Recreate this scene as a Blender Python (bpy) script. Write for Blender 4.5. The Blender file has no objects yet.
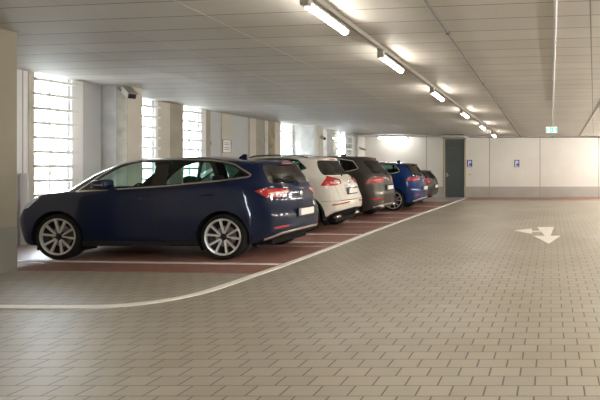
import bpy, bmesh, math, random
import numpy as np
from mathutils import Vector, Matrix
random.seed(7)
C = bpy.context.scene.collection
R = math.radians

# ------------------------------------------------------------------ materials
def nt(name):
    m = bpy.data.materials.new(name); m.use_nodes = True
    n = m.node_tree.nodes; n.clear()
    return m, n, m.node_tree.links

def pbr(name, col, rough=0.5, metal=0.0, coat=0.0, emit=None, es=0.0, noise=0.0, nscale=8.0, bump=0.0, spec=0.5):
    m, n, l = nt(name)
    o = n.new('ShaderNodeOutputMaterial'); b = n.new('ShaderNodeBsdfPrincipled')
    l.new(b.outputs[0], o.inputs[0])
    b.inputs['Base Color'].default_value = (*col, 1)
    b.inputs['Roughness'].default_value = rough
    b.inputs['Metallic'].default_value = metal
    b.inputs['Coat Weight'].default_value = coat
    b.inputs['Coat Roughness'].default_value = 0.04
    b.inputs['Specular IOR Level'].default_value = spec
    if emit:
        b.inputs['Emission Color'].default_value = (*emit, 1); b.inputs['Emission Strength'].default_value = es
    if noise > 0 or bump > 0:
        tc = n.new('ShaderNodeTexCoord'); nz = n.new('ShaderNodeTexNoise')
        nz.inputs['Scale'].default_value = nscale; nz.inputs['Detail'].default_value = 6
        l.new(tc.outputs['Object'], nz.inputs['Vector'])
        if noise > 0:
            r = n.new('ShaderNodeValToRGB')
            r.color_ramp.elements[0].position = 0.3; r.color_ramp.elements[1].position = 0.7
            r.color_ramp.elements[0].color = tuple(c*(1-noise) for c in col)+(1,)
            r.color_ramp.elements[1].color = tuple(min(1, c*(1+noise)) for c in col)+(1,)
            l.new(nz.outputs['Fac'], r.inputs[0]); l.new(r.outputs[0], b.inputs['Base Color'])
        if bump > 0:
            bp = n.new('ShaderNodeBump'); bp.inputs['Strength'].default_value = bump; bp.inputs['Distance'].default_value = 0.01
            l.new(nz.outputs['Fac'], bp.inputs['Height']); l.new(bp.outputs[0], b.inputs['Normal'])
    return m

def glass(name, tint, refl=1.45, rough=0.0):
    m, n, l = nt(name)
    o = n.new('ShaderNodeOutputMaterial'); t = n.new('ShaderNodeBsdfTransparent'); g = n.new('ShaderNodeBsdfGlossy')
    f = n.new('ShaderNodeLayerWeight'); f.inputs['Blend'].default_value = .5; mx = n.new('ShaderNodeMixShader')
    pw = n.new('ShaderNodeMath'); pw.operation = 'POWER'; pw.inputs[1].default_value = 4.0; l.new(f.outputs['Facing'], pw.inputs[0])
    f0 = ((refl-1)/(refl+1))**2
    ma = n.new('ShaderNodeMath'); ma.operation = 'MULTIPLY_ADD'; ma.inputs[1].default_value = 1-f0; ma.inputs[2].default_value = f0; l.new(pw.outputs[0], ma.inputs[0])
    t.inputs[0].default_value = (*tint, 1); g.inputs['Roughness'].default_value = rough
    l.new(ma.outputs[0], mx.inputs[0]); l.new(t.outputs[0], mx.inputs[1]); l.new(g.outputs[0], mx.inputs[2])
    l.new(mx.outputs[0], o.inputs[0])
    return m

def brick(name, c1, c2, mortar, bw, rh, ms, offset=0.5, rot=0.0, rough=0.5, noise=0.18, nscale=0.6, bump=0.3, loc=(0,0,0), tint=None, spec=0.5, row=None):
    m, n, l = nt(name)
    o = n.new('ShaderNodeOutputMaterial'); b = n.new('ShaderNodeBsdfPrincipled'); l.new(b.outputs[0], o.inputs[0])
    tc = n.new('ShaderNodeTexCoord'); mp = n.new('ShaderNodeMapping')
    mp.inputs['Rotation'].default_value = (0, 0, rot); mp.inputs['Location'].default_value = loc
    l.new(tc.outputs['Object'], mp.inputs['Vector'])
    br = n.new('ShaderNodeTexBrick'); br.offset = offset; br.offset_frequency = 2; br.squash = 1.0
    br.inputs['Color1'].default_value = (*c1, 1); br.inputs['Color2'].default_value = (*c2, 1)
    br.inputs['Mortar'].default_value = (*mortar, 1)
    br.inputs['Scale'].default_value = 1.0; br.inputs['Mortar Size'].default_value = ms
    br.inputs['Mortar Smooth'].default_value = 0.15; br.inputs['Bias'].default_value = 0.0
    br.inputs['Brick Width'].default_value = bw; br.inputs['Row Height'].default_value = rh
    l.new(mp.outputs[0], br.inputs['Vector'])
    if row:                                  # bed joints paler than the cross joints
        b3 = n.new('ShaderNodeTexBrick'); b3.offset = 0; b3.inputs['Scale'].default_value = 1.0
        b3.inputs['Mortar Size'].default_value = ms*.8; b3.inputs['Mortar Smooth'].default_value = .15
        b3.inputs['Brick Width'].default_value = 500; b3.inputs['Row Height'].default_value = rh
        b3.inputs['Color1'].default_value = b3.inputs['Color2'].default_value = (*mortar, 1); b3.inputs['Mortar'].default_value = (*row, 1)
        l.new(mp.outputs[0], b3.inputs['Vector']); l.new(b3.outputs['Color'], br.inputs['Mortar'])
    nz = n.new('ShaderNodeTexNoise'); nz.inputs['Scale'].default_value = nscale; nz.inputs['Detail'].default_value = 8
    l.new(tc.outputs['Object'], nz.inputs['Vector'])
    rp = n.new('ShaderNodeValToRGB')
    rp.color_ramp.elements[0].position = 0.32; rp.color_ramp.elements[1].position = 0.68
    lo = tint or (1-noise,)*3
    rp.color_ramp.elements[0].color = (*lo, 1); rp.color_ramp.elements[1].color = (1, 1, 1, 1)
    l.new(nz.outputs['Fac'], rp.inputs[0])
    mx = n.new('ShaderNodeMix'); mx.data_type = 'RGBA'; mx.blend_type = 'MULTIPLY'; mx.inputs[0].default_value = 1
    l.new(br.outputs['Color'], mx.inputs[6]); l.new(rp.outputs[0], mx.inputs[7])
    n2 = n.new('ShaderNodeTexNoise'); n2.inputs['Scale'].default_value = 55; n2.inputs['Detail'].default_value = 4
    l.new(tc.outputs['Object'], n2.inputs['Vector'])
    r2 = n.new('ShaderNodeValToRGB'); r2.color_ramp.elements[0].color = (.86, .86, .86, 1); r2.color_ramp.elements[1].color = (1.05, 1.05, 1.05, 1)
    l.new(n2.outputs['Fac'], r2.inputs[0])
    m2 = n.new('ShaderNodeMix'); m2.data_type = 'RGBA'; m2.blend_type = 'MULTIPLY'; m2.inputs[0].default_value = 1
    l.new(mx.outputs[2], m2.inputs[6]); l.new(r2.outputs[0], m2.inputs[7])
    l.new(m2.outputs[2], b.inputs['Base Color'])
    b.inputs['Roughness'].default_value = rough
    b.inputs['Specular IOR Level'].default_value = spec
    if bump:
        bp = n.new('ShaderNodeBump'); bp.inputs['Strength'].default_value = bump; bp.inputs['Distance'].default_value = 0.004
        bp.invert = True
        l.new(br.outputs['Fac'], bp.inputs['Height']); l.new(bp.outputs[0], b.inputs['Normal'])
    return m

M = dict(
    floor=brick('pavers', (.375,.345,.295), (.42,.387,.333), (.11,.098,.08), .222, .140, .0058, row=(.245,.22,.18), rough=.42, tint=(.82,.78,.69), nscale=.6, bump=.35),
    red=brick('red_pavers', (.33,.165,.132), (.39,.20,.16), (.2,.12,.095), .235, .12, .006, rough=.42, tint=(.80,.78,.78), nscale=.9, bump=.3, rot=R(3.4)),
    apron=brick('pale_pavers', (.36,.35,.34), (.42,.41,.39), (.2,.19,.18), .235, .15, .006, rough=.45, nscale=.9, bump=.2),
    ceiling=brick('ceiling_panels', (.56,.535,.50), (.60,.575,.535), (.25,.23,.205), 500, .46, .010, offset=0.0, rot=R(5.5), rough=.6, tint=(.93,.93,.92), nscale=1.3, bump=.15, loc=(.05,.2,0), spec=.25),
    white_wall=pbr('white_plaster', (.74,.725,.685), .7, noise=.03, nscale=1.2),
    band=pbr('grey_wall_paint', (.43,.415,.385), .6, noise=.05, nscale=2.0),
    concrete=pbr('raw_concrete', (.58,.575,.56), .8, noise=.14, nscale=3.5, bump=.15),
    beige=pbr('beige_concrete', (.57,.53,.46), .8, noise=.06, nscale=2.2),
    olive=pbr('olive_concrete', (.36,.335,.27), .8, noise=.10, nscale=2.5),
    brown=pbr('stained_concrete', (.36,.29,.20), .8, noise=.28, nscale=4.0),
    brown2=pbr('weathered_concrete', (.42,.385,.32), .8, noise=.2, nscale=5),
    greyblue=pbr('pale_grey_metal', (.50,.52,.53), .55, noise=.03, nscale=1.5),
    pillar=pbr('olive_beige_pillar', (.27,.245,.19), .75, noise=.07, nscale=2.0),
    pillar_low=pbr('pillar_grey_base', (.20,.193,.17), .7, noise=.06, nscale=2.0),
    white_frame=pbr('white_metal', (.80,.80,.80), .4),
    alu=pbr('brushed_aluminium', (.62,.63,.64), .35, metal=.6),
    slat=pbr('louvre_paint', (.75,.75,.75), .45),
    trunk=pbr('grey_trunking', (.36,.34,.30), .5, metal=.2),
    darkpipe=pbr('dark_pipe', (.12,.115,.105), .5),
    galv=pbr('galvanised_tray', (.60,.61,.62), .4, metal=.3),
    line=pbr('road_paint', (.80,.78,.73), .55, noise=.06, nscale=14),
    dull_strip=pbr('dull_pink', (.46,.33,.29), .55, noise=.15, nscale=10),  # dull pinkish colour for some strips across the bays
    arrow=pbr('arrow_paint', (.72,.69,.62), .55, noise=.08, nscale=12),
    door=pbr('slate_door_paint', (.085,.105,.11), .45, noise=.06, nscale=1.5),
    wood=pbr('beige_frame', (.46,.38,.27), .6),
    sign_blue=pbr('sign_blue', (.02,.07,.33), .4),
    sign_white=pbr('sign_white', (.85,.85,.85), .4),
    joint=pbr('wall_joint', (.30,.29,.27), .7),
    batten=pbr('pale_batten', (.60,.575,.54), .6),
    pane=glass('window_pane', (.97,.985,.99)),
    tube=pbr('fluorescent_tube', (.9,.9,.9), .4, emit=(1.0,.93,.82), es=27.0),
    tube_fill=pbr('fill_tube', (.9,.9,.9), .4, emit=(1.0,.94,.85), es=90.0),  # tube of the added fill lamps out of view
    tube_far=pbr('cool_tube', (.9,.9,.9), .4, emit=(1.0,.97,.92), es=15.0),
    cam=pbr('cctv_housing', (.33,.31,.275), .4),
    camdark=pbr('cctv_front', (.03,.03,.03), .15),
    exit_green=pbr('exit_green', (.02,.5,.3), .4, emit=(.03,.60,.36), es=.42),
    exit_white=pbr('exit_white', (.9,.95,.92), .4, emit=(.75,1,.9), es=.35),
    tarmac=pbr('outside_paving', (.58,.57,.55), .8, noise=.1),
    hedge=pbr('hedge_leaves', (.30,.35,.24), .7, noise=.35, nscale=6),
    facade=pbr('pale_facade', (.72,.71,.70), .8, noise=.03),
    wallgap=pbr('gap_dark', (.05,.05,.05), .8),
    rubber=pbr('tyre_rubber', (.014,.0135,.013), .8, spec=.2),
    rim=pbr('machined_alloy', (.74,.73,.71), .3, metal=.6),
    rimdark=pbr('rim_barrel', (.025,.025,.027), .45, metal=.3),
    disc=pbr('brake_disc', (.30,.28,.26), .35, metal=.9),
    black=pbr('black_plastic', (.013,.013,.0135), .55, spec=.3),
    gloss=pbr('gloss_black', (.006,.006,.007), .12, coat=.5),
    chrome=pbr('chrome', (.78,.77,.74), .18, metal=1.0),
    silver=pbr('silver_trim', (.62,.60,.55), .3, metal=.6),
    redlamp=pbr('red_lens', (.33,.010,.011), .15, coat=1.0, emit=(.5,.02,.02), es=.05),
    palelamp=pbr('pale_segment', (.50,.33,.31), .15, coat=1.0),
    headlamp=pbr('headlamp_glass', (.66,.70,.76), .25, coat=1.0),
    plate=pbr('plate_white', (.82,.80,.76), .45),
    plateblue=pbr('plate_blue', (.03,.08,.4), .45),
    cabin=pbr('cabin_dark', (.016,.016,.017), .8, spec=.15),
    seat=pbr('seat_cloth', (.03,.031,.034), .8),
    tint=glass('green_glass', (.78,.92,.88), 1.5),
    privacy=glass('privacy_glass', (.34,.52,.48), 1.5),
    privacy_dark=glass('dark_glass', (.05,.06,.06), 1.5),
    rearglass=glass('rear_glass', (.13,.15,.14), 2.4),
)

# ------------------------------------------------------------------ object helpers
def setp(o, label=None, cat=None, group=None, kind=None):
    if label: o['label'] = label
    if cat: o['category'] = cat
    if group: o['group'] = group
    if kind: o['kind'] = kind
    return o

def obj(name, bm, mats, parent=None, smooth=False):
    me = bpy.data.meshes.new(name)
    bm.normal_update()
    bm.to_mesh(me); bm.free()
    o = bpy.data.objects.new(name, me); C.objects.link(o)
    for m in (mats if isinstance(mats, (list, tuple)) else [mats]): me.materials.append(m)
    if smooth: me.polygons.foreach_set('use_smooth', [True]*len(me.polygons))
    if parent: o.parent = parent
    return o

def thing(name, label, cat, loc=(0,0,0), rz=0.0, group=None):
    o = bpy.data.objects.new(name, None); C.objects.link(o); o.empty_display_size = .1
    o.location = loc; o.rotation_euler = (0,0,rz)
    return setp(o, label, cat, group)

def struct(name, bm, mats, parent=None, label=None):
    o = obj(name, bm, mats, parent)
    if not parent: o['kind'] = 'structure'
    if label: o['label'] = label
    return o

def box(bm, x0, x1, y0, y1, z0, z1, bev=0.0, mat=0, mtx=None):
    v = [bm.verts.new((x, y, z)) for x in (x0, x1) for y in (y0, y1) for z in (z0, z1)]
    q = [(0,1,3,2),(4,6,7,5),(0,4,5,1),(2,3,7,6),(0,2,6,4),(1,5,7,3)]
    fs = [bm.faces.new([v[i] for i in f]) for f in q]
    for f in fs: f.material_index = mat
    if bev > 0:
        es = list({e for f in fs for e in f.edges})
        r = bmesh.ops.bevel(bm, geom=es, offset=bev, segments=2, affect='EDGES', profile=.5)
        for f in r['faces']: f.material_index = mat
        v = list({w for f in r['faces'] for w in f.verts} | {w for w in v if w.is_valid})
    if mtx is not None: bmesh.ops.transform(bm, matrix=mtx, verts=v)
    return v

def hexa(bm, bottom, top, mat=0):
    """solid between two polygons with the same number of corners"""
    a = [bm.verts.new(p) for p in bottom]; b = [bm.verts.new(p) for p in top]
    n = len(a); fs = [bm.faces.new(a[::-1]), bm.faces.new(b)]
    for i in range(n): fs.append(bm.faces.new((a[i], a[(i+1)%n], b[(i+1)%n], b[i])))
    for f in fs: f.material_index = mat
    return a+b

def tube(bm, pts, r, seg=10, mat=0, caps=True, flat=1.0):
    pts = [Vector(p) for p in pts]; rings = []
    up0 = Vector((0,0,1))
    for i, p in enumerate(pts):
        d = (pts[min(i+1,len(pts)-1)]-pts[max(i-1,0)]).normalized()
        up = up0 if abs(d.dot(up0)) < .95 else Vector((0,1,0))
        a = d.cross(up).normalized(); b = a.cross(d).normalized()
        rr = r[i] if isinstance(r, (list, tuple)) else r
        rings.append([bm.verts.new(p + a*rr*math.cos(t) + b*rr*flat*math.sin(t)) for t in [2*math.pi*k/seg for k in range(seg)]])
    for i in range(len(rings)-1):
        for k in range(seg):
            f = bm.faces.new((rings[i][k], rings[i][(k+1)%seg], rings[i+1][(k+1)%seg], rings[i+1][k])); f.material_index = mat
    if caps:
        bm.faces.new(rings[0]).material_index = mat; bm.faces.new(rings[-1][::-1]).material_index = mat

def lathe_y(bm, prof, seg=48, mat=0, close=False):
    """profile of (radius, y) revolved around the local y axis"""
    rings = []
    for r, y in prof:
        rings.append([bm.verts.new((r*math.cos(2*math.pi*k/seg), y, r*math.sin(2*math.pi*k/seg))) for k in range(seg)])
    n = len(rings)
    for i in range(n if close else n-1):
        A, B = rings[i], rings[(i+1) % n]
        for k in range(seg):
            f = bm.faces.new((A[k], A[(k+1)%seg], B[(k+1)%seg], B[k])); f.material_index = mat

# ------------------------------------------------------------------ the place
WS = 0.0971
def WX(Y, d=0.0): return -10.957 + WS*Y + d          # line of the window wall
F_, VX, VY, CH = 451.0, 551.0, 166.0, 1.5
def YW(px, d=0.0): return (-10.957+d)/((px-VX)/F_-WS)  # distance along the window wall seen at a column of the photo
YB = 21.5                                             # back wall
XR, YN = 9.5, -12.0                                    # far right wall, wall behind the camera
def ZC(Y): return 3.612-.032*Y                        # slightly falling ceiling

def wallseg(bm, ya, yb, d0, d1, z0, z1=None, mat=0):
    """solid strip of the window wall between two distances, front face at depth d1"""
    za, zb = (ZC(ya)+.02, ZC(yb)+.02) if z1 is None else (z1, z1)
    p = [(WX(ya,d0),ya), (WX(ya,d1),ya), (WX(yb,d1),yb), (WX(yb,d0),yb)]
    hexa(bm, [(x,y,z0) for x,y in p], [(p[0][0],p[0][1],za),(p[1][0],p[1][1],za),(p[2][0],p[2][1],zb),(p[3][0],p[3][1],zb)], mat)

# floor
bm = bmesh.new(); box(bm, -11.6, XR, YN, YB+.3, -.12, 0); struct('floor', bm, M['floor'], label='grey beige block paving of the driving aisle')
# red bays: bounded by the white line on the right
bm = bmesh.new()
hexa(bm, [(WX(6.6)+.02,6.62,0),(-4.05,6.28,0),(-4.02,18.95,0),(WX(19.5)+.02,19.3,0)],
         [(WX(6.6)+.02,6.62,.004),(-4.05,6.28,.004),(-4.02,18.95,.004),(WX(19.5)+.02,19.3,.004)])
struct('floor', bm, M['red'], label='red brown block paving of the parking bays')
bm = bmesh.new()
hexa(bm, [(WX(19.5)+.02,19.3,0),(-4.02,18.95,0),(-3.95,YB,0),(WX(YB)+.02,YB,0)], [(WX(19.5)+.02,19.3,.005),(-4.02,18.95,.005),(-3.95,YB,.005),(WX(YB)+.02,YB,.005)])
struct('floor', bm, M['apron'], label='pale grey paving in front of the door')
bm = bmesh.new(); box(bm, -3.86, XR, 19.75, YB, 0, .004)
struct('floor', bm, M['red'], label='red paving strip along the back wall')
# ceiling
bm = bmesh.new()
hexa(bm, [(-11.6,YN,ZC(YN)),(XR,YN,ZC(YN)),(XR,YB+.3,ZC(YB+.3)),(-11.6,YB+.3,ZC(YB+.3))], [(-11.6,YN,4.0),(XR,YN,4.0),(XR,YB+.3,4.0),(-11.6,YB+.3,4.0)])
struct('ceiling', bm, M['ceiling'])
# back wall with its grey base, joints
def backwall(name, x0, x1):
    bm = bmesh.new()
    box(bm, x0, x1, YB, YB+.25, .52, ZC(YB)+.02, mat=0); box(bm, x0, x1, YB-.004, YB+.25, 0, .52, mat=1)
    return struct(name, bm, [M['white_wall'], M['band']])
DX0, DX1, DZ = -5.07, -4.13, 2.78
backwall('wall_back', -9.6, DX0-.05); backwall('wall_back', DX1+.05, XR)
bm = bmesh.new(); box(bm, DX0-.05, DX1+.05, YB, YB+.25, DZ+.05, ZC(YB)+.02); struct('wall_back', bm, M['white_wall'])
bm = bmesh.new(); box(bm, DX0-.2, DX1+.2, YB+.25, YB+.32, -.05, DZ+.3); struct('wall_back', bm, M['band'])
bm = bmesh.new(); box(bm, XR, XR+.2, YN, YB+.25, 0, 4.0); struct('wall_right', bm, M['white_wall'])
bm = bmesh.new(); box(bm, -11.6, XR+.2, YN-.2, YN, 0, 4.0); struct('wall_near', bm, M['band'])
for k, x in enumerate((-5.93, -2.93, -.52, 2.27)):
    bm = bmesh.new(); box(bm, x-.014, x+.014, YB-.009, YB+.01, .0, ZC(YB)-.02)
    struct('trim_%d' % (k+1), bm, M['joint'])
# slate door in the back wall
bm = bmesh.new(); box(bm, DX0, DX1, YB+.06, YB+.13, 0, DZ)
dr = struct('door_1', bm, M['door'], label='tall slate grey steel door in the back wall')
bm = bmesh.new()
box(bm, DX0-.07, DX0+.01, YB-.03, YB+.14, 0, DZ+.06); box(bm, DX1-.01, DX1+.07, YB-.03, YB+.14, 0, DZ+.06); box(bm, DX0-.07, DX1+.07, YB-.03, YB+.14, DZ, DZ+.06)
obj('door_frame', bm, M['wood'], dr)
bm = bmesh.new(); tube(bm, [(DX0+.10,YB+.06,1.05),(DX0+.10,YB+.0,1.05),(DX0+.22,YB+.0,1.05)], .012, 8); box(bm, DX0+.07, DX0+.13, YB+.05, YB+.062, .98, 1.16); obj('door_handle', bm, M['alu'], dr, True)
bm = bmesh.new(); tube(bm, [(DX0+.15,YB+.045,2.36),(DX0+.85,YB+.045,2.36)], .018, 8); box(bm, DX0+.15, DX0+.4, YB+.02, YB+.062, 2.33, 2.40); obj('door_closer', bm, M['darkpipe'], dr)

# window wall -------------------------------------------------------------
dB = -.66
def strip(name, xa, xb, d, mat, d0=None, label=None):
    bm = bmesh.new(); wallseg(bm, YW(xa,d), YW(xb,d), (d-.32 if d0 is None else d0), d, 0)
    return struct(name, bm, mat, label=label)
for ya, yb in ((YN,YW(16)),):
    bm = bmesh.new(); wallseg(bm, ya, yb, -.32, 0, 0); struct('wall_left', bm, M['white_wall'])
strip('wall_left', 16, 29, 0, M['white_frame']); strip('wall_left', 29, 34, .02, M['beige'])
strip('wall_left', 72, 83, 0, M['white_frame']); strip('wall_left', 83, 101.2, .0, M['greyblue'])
# column with camera, then the deeper wall
def column(name, x0, x1, y0, y1, mats, label, split=None):
    bm = bmesh.new()
    xs = [(x0,x1,0)] if split is None else [(x0,split,0),(split,x1,1)]
    for a, b, mi in xs:
        if mi and len(mats) > 2: hexa(bm, [(a,y0,0),(b,y0,0),(b,y0+.01,0),(a,y0+.01,0)], [(a,y0,ZC(y0)+.02),(b,y0,ZC(y0)+.02),(b,y0+.01,ZC(y0)+.02),(a,y0+.01,ZC(y0)+.02)], 2); y0 += .01
        hexa(bm, [(a,y0,0),(b,y0,0),(b,y1,0),(a,y1,0)], [(a,y0,ZC(y0)+.02),(b,y0,ZC(y0)+.02),(b,y1,ZC(y1)+.02),(a,y1,ZC(y1)+.02)], mi)
    return struct(name, bm, mats, label=label)
column('column', -10.85, -9.44, 10.04, 10.42, [M['concrete'], M['beige'], M['brown2']], 'raw concrete column carrying the box camera', split=-9.68)
bm = bmesh.new(); wallseg(bm, 10.42, YW(141,dB), dB-.3, dB, 0); struct('wall_left', bm, M['beige'])
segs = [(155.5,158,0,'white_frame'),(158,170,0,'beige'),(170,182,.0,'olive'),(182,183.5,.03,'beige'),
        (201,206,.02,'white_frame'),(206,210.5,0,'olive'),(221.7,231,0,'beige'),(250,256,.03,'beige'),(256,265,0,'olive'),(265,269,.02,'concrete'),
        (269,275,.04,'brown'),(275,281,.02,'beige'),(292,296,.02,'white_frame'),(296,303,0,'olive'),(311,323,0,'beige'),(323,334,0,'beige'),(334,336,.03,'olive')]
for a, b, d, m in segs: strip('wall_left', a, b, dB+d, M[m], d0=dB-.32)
# two steel service doors in the wall
for n, (a, b) in enumerate(((210.5,221.7),(231,250))):
    bm = bmesh.new(); wallseg(bm, YW(a,dB), YW(b,dB), dB-.30, dB-.03, 0)
    d = struct('door_%d' % (n+2), bm, M['greyblue'], label='pale grey steel service door in the window wall')
    for z in (.9, 2.2):
        bm = bmesh.new(); tube(bm, [(WX(YW(a,dB)+.03,dB-.02),YW(a,dB)+.03,z-.06),(WX(YW(a,dB)+.03,dB-.02),YW(a,dB)+.03,z+.06)], .014, 8); obj('hinge', bm, M['darkpipe'], d)
    bm = bmesh.new(); ya = YW(b,dB)-.12; tube(bm, [(WX(ya,dB-.03),ya,1.05),(WX(ya,dB+.03),ya,1.05),(WX(ya-.1,dB+.03),ya-.1,1.05)], .011, 8); obj('door_handle', bm, M['alu'], d)
column('column', -9.95, -8.95, 17.35, 17.72, [M['concrete'], M['beige']], 'raw concrete column farther along the window wall', split=-9.12)
bm = bmesh.new(); hexa(bm, [(-10.0,18.45,0),(-9.16,18.45,0),(-9.12,18.85,0),(-10.0,18.85,0)], [(-10.0,18.45,ZC(18.45)+.02),(-9.16,18.45,ZC(18.45)+.02),(-9.12,18.85,ZC(18.85)+.02),(-10.0,18.85,ZC(18.85)+.02)])
struct('column', bm, M['concrete'], label='last concrete pier before the back corner')
bm = bmesh.new(); wallseg(bm, YW(338,dB), 18.5, dB-.3, dB, 0); struct('wall_left', bm, M['beige'])
bm = bmesh.new(); wallseg(bm, 20.35, YB+.2, -.32, 0, 0); struct('wall_left', bm, M['white_wall'])

def window(n, ya, yb, d, mullions, z0=.5, slat=.285, zoff=0.0, jamb='white_frame'):
    zt = ZC(yb)-.0
    bm = bmesh.new(); wallseg(bm, ya, yb, d-.32, d, 0, z0)
    w = struct('window_%d' % n, bm, M['white_wall'])
    bm = bmesh.new()
    for (a, b) in ((ya, ya+.05), (yb-.05, yb)): wallseg(bm, a, b, d-.11, d-.05, z0)
    for m in mullions: wallseg(bm, ya+(yb-ya)*m-.018, ya+(yb-ya)*m+.018, d-.10, d-.06, z0)
    wallseg(bm, ya, yb, d-.11, d-.05, z0, z0+.05)
    obj('window_frame', bm, M['alu'], w)
    bm = bmesh.new(); wallseg(bm, ya+.01, yb-.01, d-.083, d-.077, z0+.01); obj('pane', bm, M['pane'], w)
    bm = bmesh.new(); z = z0+.12+zoff
    while z < zt-.05:
        p = [(WX(ya-.02,d+.02),ya-.02,z),(WX(yb+.06,d+.02),yb+.06,z)]
        for zz, hgt in ((z, .055),):
            wallseg(bm, ya-.02, yb+.07, d+.003, d+.07, zz-hgt/2, zz+hgt/2)
        z += slat
    obj('louvre', bm, M['slat'], w)
    return w
window(1, YW(34), YW(72), 0, (.48,), zoff=.02)
window(2, YW(141,dB), YW(155.5,dB), dB, (), slat=.27)
window(3, YW(183.5,dB), YW(201,dB), dB, (.45,), slat=.27)
window(4, YW(281,dB), YW(292,dB), dB, (), slat=.27)
window(5, YW(303,dB), YW(311,dB), dB, (), slat=.27)
window(6, YW(336,dB), YW(338,dB), dB, (), slat=.27)
window(7, 18.85, 20.35, 0, (.5,), slat=.27)

# wall end / pillar at the left edge of the picture
bm = bmesh.new()
box(bm, -8.35, -7.65, 5.76, 6.46, .64, ZC(6.46)+.03, mat=0); box(bm, -8.353, -7.647, 5.757, 6.463, 0, .64, mat=1)
struct('column', bm, [M['pillar'], M['pillar_low']], label='olive beige pillar with a grey painted base beside the first car')

# outside: ground, hedge, pale building
bm = bmesh.new(); box(bm, -60, -11.62, -20, 60, -.15, -.02); struct('ground_outside', bm, M['tarmac'])
bm = bmesh.new(); box(bm, -34, -30, -20, 60, -.02, 5.2); struct('wall_outside', bm, M['facade'], label='pale building across the yard outside the windows')
bm = bmesh.new()
rr = random.Random(3)
for i in range(420):
    y = rr.uniform(2, 58); z = rr.uniform(.1, 1.9) ; x = -19+rr.uniform(-1.0,1.0)
    s = rr.uniform(.25,.5)
    bmesh.ops.create_icosphere(bm, subdivisions=1, radius=s, matrix=Matrix.Translation((x,y,z)) @ Matrix.Rotation(rr.uniform(0,3),4,'X'))
hd = obj('hedge', bm, M['hedge']); setp(hd, 'sunlit green hedge outside the louvred windows', 'hedge', kind='stuff')

# floor markings ------------------------------------------------------------
def catmull(P, n=8):
    out = []
    for i in range(len(P)-1):
        p0, p1, p2, p3 = P[max(i-1,0)], P[i], P[i+1], P[min(i+2,len(P)-1)]
        for k in range(n):
            t = k/n
            out.append(tuple(.5*((2*b)+(c-a)*t+(2*a-5*b+4*c-d)*t*t+(3*b-a-3*c+d)*t**3) for a,b,c,d in zip(p0,p1,p2,p3)))
    out.append(P[-1]); return out
def ribbon(name, pts, w, mat, z=.009, zb=.0):
    bm = bmesh.new(); L = []; n = len(pts)
    for i, p in enumerate(pts):
        a, b = pts[max(i-1,0)], pts[min(i+1,n-1)]
        d = Vector((b[0]-a[0], b[1]-a[1])).normalized(); nn = Vector((-d.y, d.x))*w/2
        L.append([bm.verts.new((p[0]+s*nn.x, p[1]+s*nn.y, q)) for s, q in ((1,zb),(1,z),(-1,z),(-1,zb))])
    for i in range(n-1):
        for k in range(3): bm.faces.new((L[i][k], L[i][k+1], L[i+1][k+1], L[i+1][k]))
    o = obj(name, bm, mat); o['kind'] = 'structure'; return o
edge = [(-3.93,20.9),(-4.04,16.0),(-4.08,11.0),(-4.03,8.0),(-4.04,6.72),(-4.06,6.2),(-4.08,5.65),(-4.14,5.27),(-4.31,5.01),(-4.63,4.83),(-5.08,4.78),(-5.9,4.79),(-7.2,4.82),(-9.0,4.9)]
ribbon('floor_line', catmull(edge), .115, M['line'])['label'] = 'long white line that bounds the bays and curves left'
for y, m, w in ((6.86,'line',.10),(8.38,'dull_strip',.10),(8.80,'line',.07),(9.84,'line',.09),(11.06,'dull_strip',.13),(11.97,'line',.09),(13.05,'dull_strip',.16),(14.3,'line',.10),(16.7,'line',.10)):  # white lines and dull pinkish strips across the bays
    x0, x1 = -9.3, -4.12
    if y < 7: x0 = WX(7.2)+.1
    ribbon('floor_line', [(x0, y+.06*(x1-x0)), (x1, y)], w, M[m], .0075)
# direction arrow
def fp(px, py):
    Y = F_*CH/(py-VY); return ((px-VX)*Y/F_, Y)
def poly_plate(bm, P, z0, z1, mat=0):
    hexa(bm, [(x,y,z0) for x,y in P], [(x,y,z1) for x,y in P], mat)
ar = thing('direction_arrow', 'white two headed direction arrow painted on the paving', 'road marking', (*fp(547,235), 0))
O = Vector(fp(547,235))
def rel(P): return [tuple(Vector(fp(*p))-O) for p in P]
bm = bmesh.new(); poly_plate(bm, rel([(537,227.2),(544.7,236),(533.6,236),(548.2,243.7),(560.4,236),(550.5,236),(553.8,227.2)]), 0, .006); a1 = obj('straight_arrow', bm, M['arrow'], ar)
bm = bmesh.new(); poly_plate(bm, rel([(513.7,230.7),(532,234.2),(532,232.0),(541.3,232.0),(540.3,231.0),(532,231.0),(532,228.7)]), 0, .006); obj('left_arrow', bm, M['arrow'], ar)

# ceiling fixtures ----------------------------------------------------------
for i, (x, w, m) in enumerate(((-7.5,.004,'batten'),(-5.95,.004,'batten'),(-4.42,.005,'batten'))):
    bm = bmesh.new(); hexa(bm, [(x-w,YN,ZC(YN)-.002),(x+w,YN,ZC(YN)-.002),(x+w,YB,ZC(YB)-.002),(x-w,YB,ZC(YB)-.002)], [(x-w,YN,ZC(YN)+.01),(x+w,YN,ZC(YN)+.01),(x+w,YB,ZC(YB)+.01),(x-w,YB,ZC(YB)+.01)])
    struct('trim_%d' % (i+5), bm, M[m])
def pipe(name, pts, r, mat, label, cat, clips=0):
    t = thing(name, label, cat, pts[0]); o = Vector(pts[0])
    bm = bmesh.new(); tube(bm, [Vector(p)-o for p in pts], r, 10); obj('pipe', bm, mat, t, True)
    for k in range(clips):
        f = (k+.5)/clips; p = Vector(pts[0]).lerp(Vector(pts[-1]), f)-o
        bm = bmesh.new(); box(bm, p.x-r*1.5, p.x+r*1.5, p.y-.02, p.y+.02, p.z-r*1.4, p.z+r*1.6); obj('clip', bm, mat, t)
    return t
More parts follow.
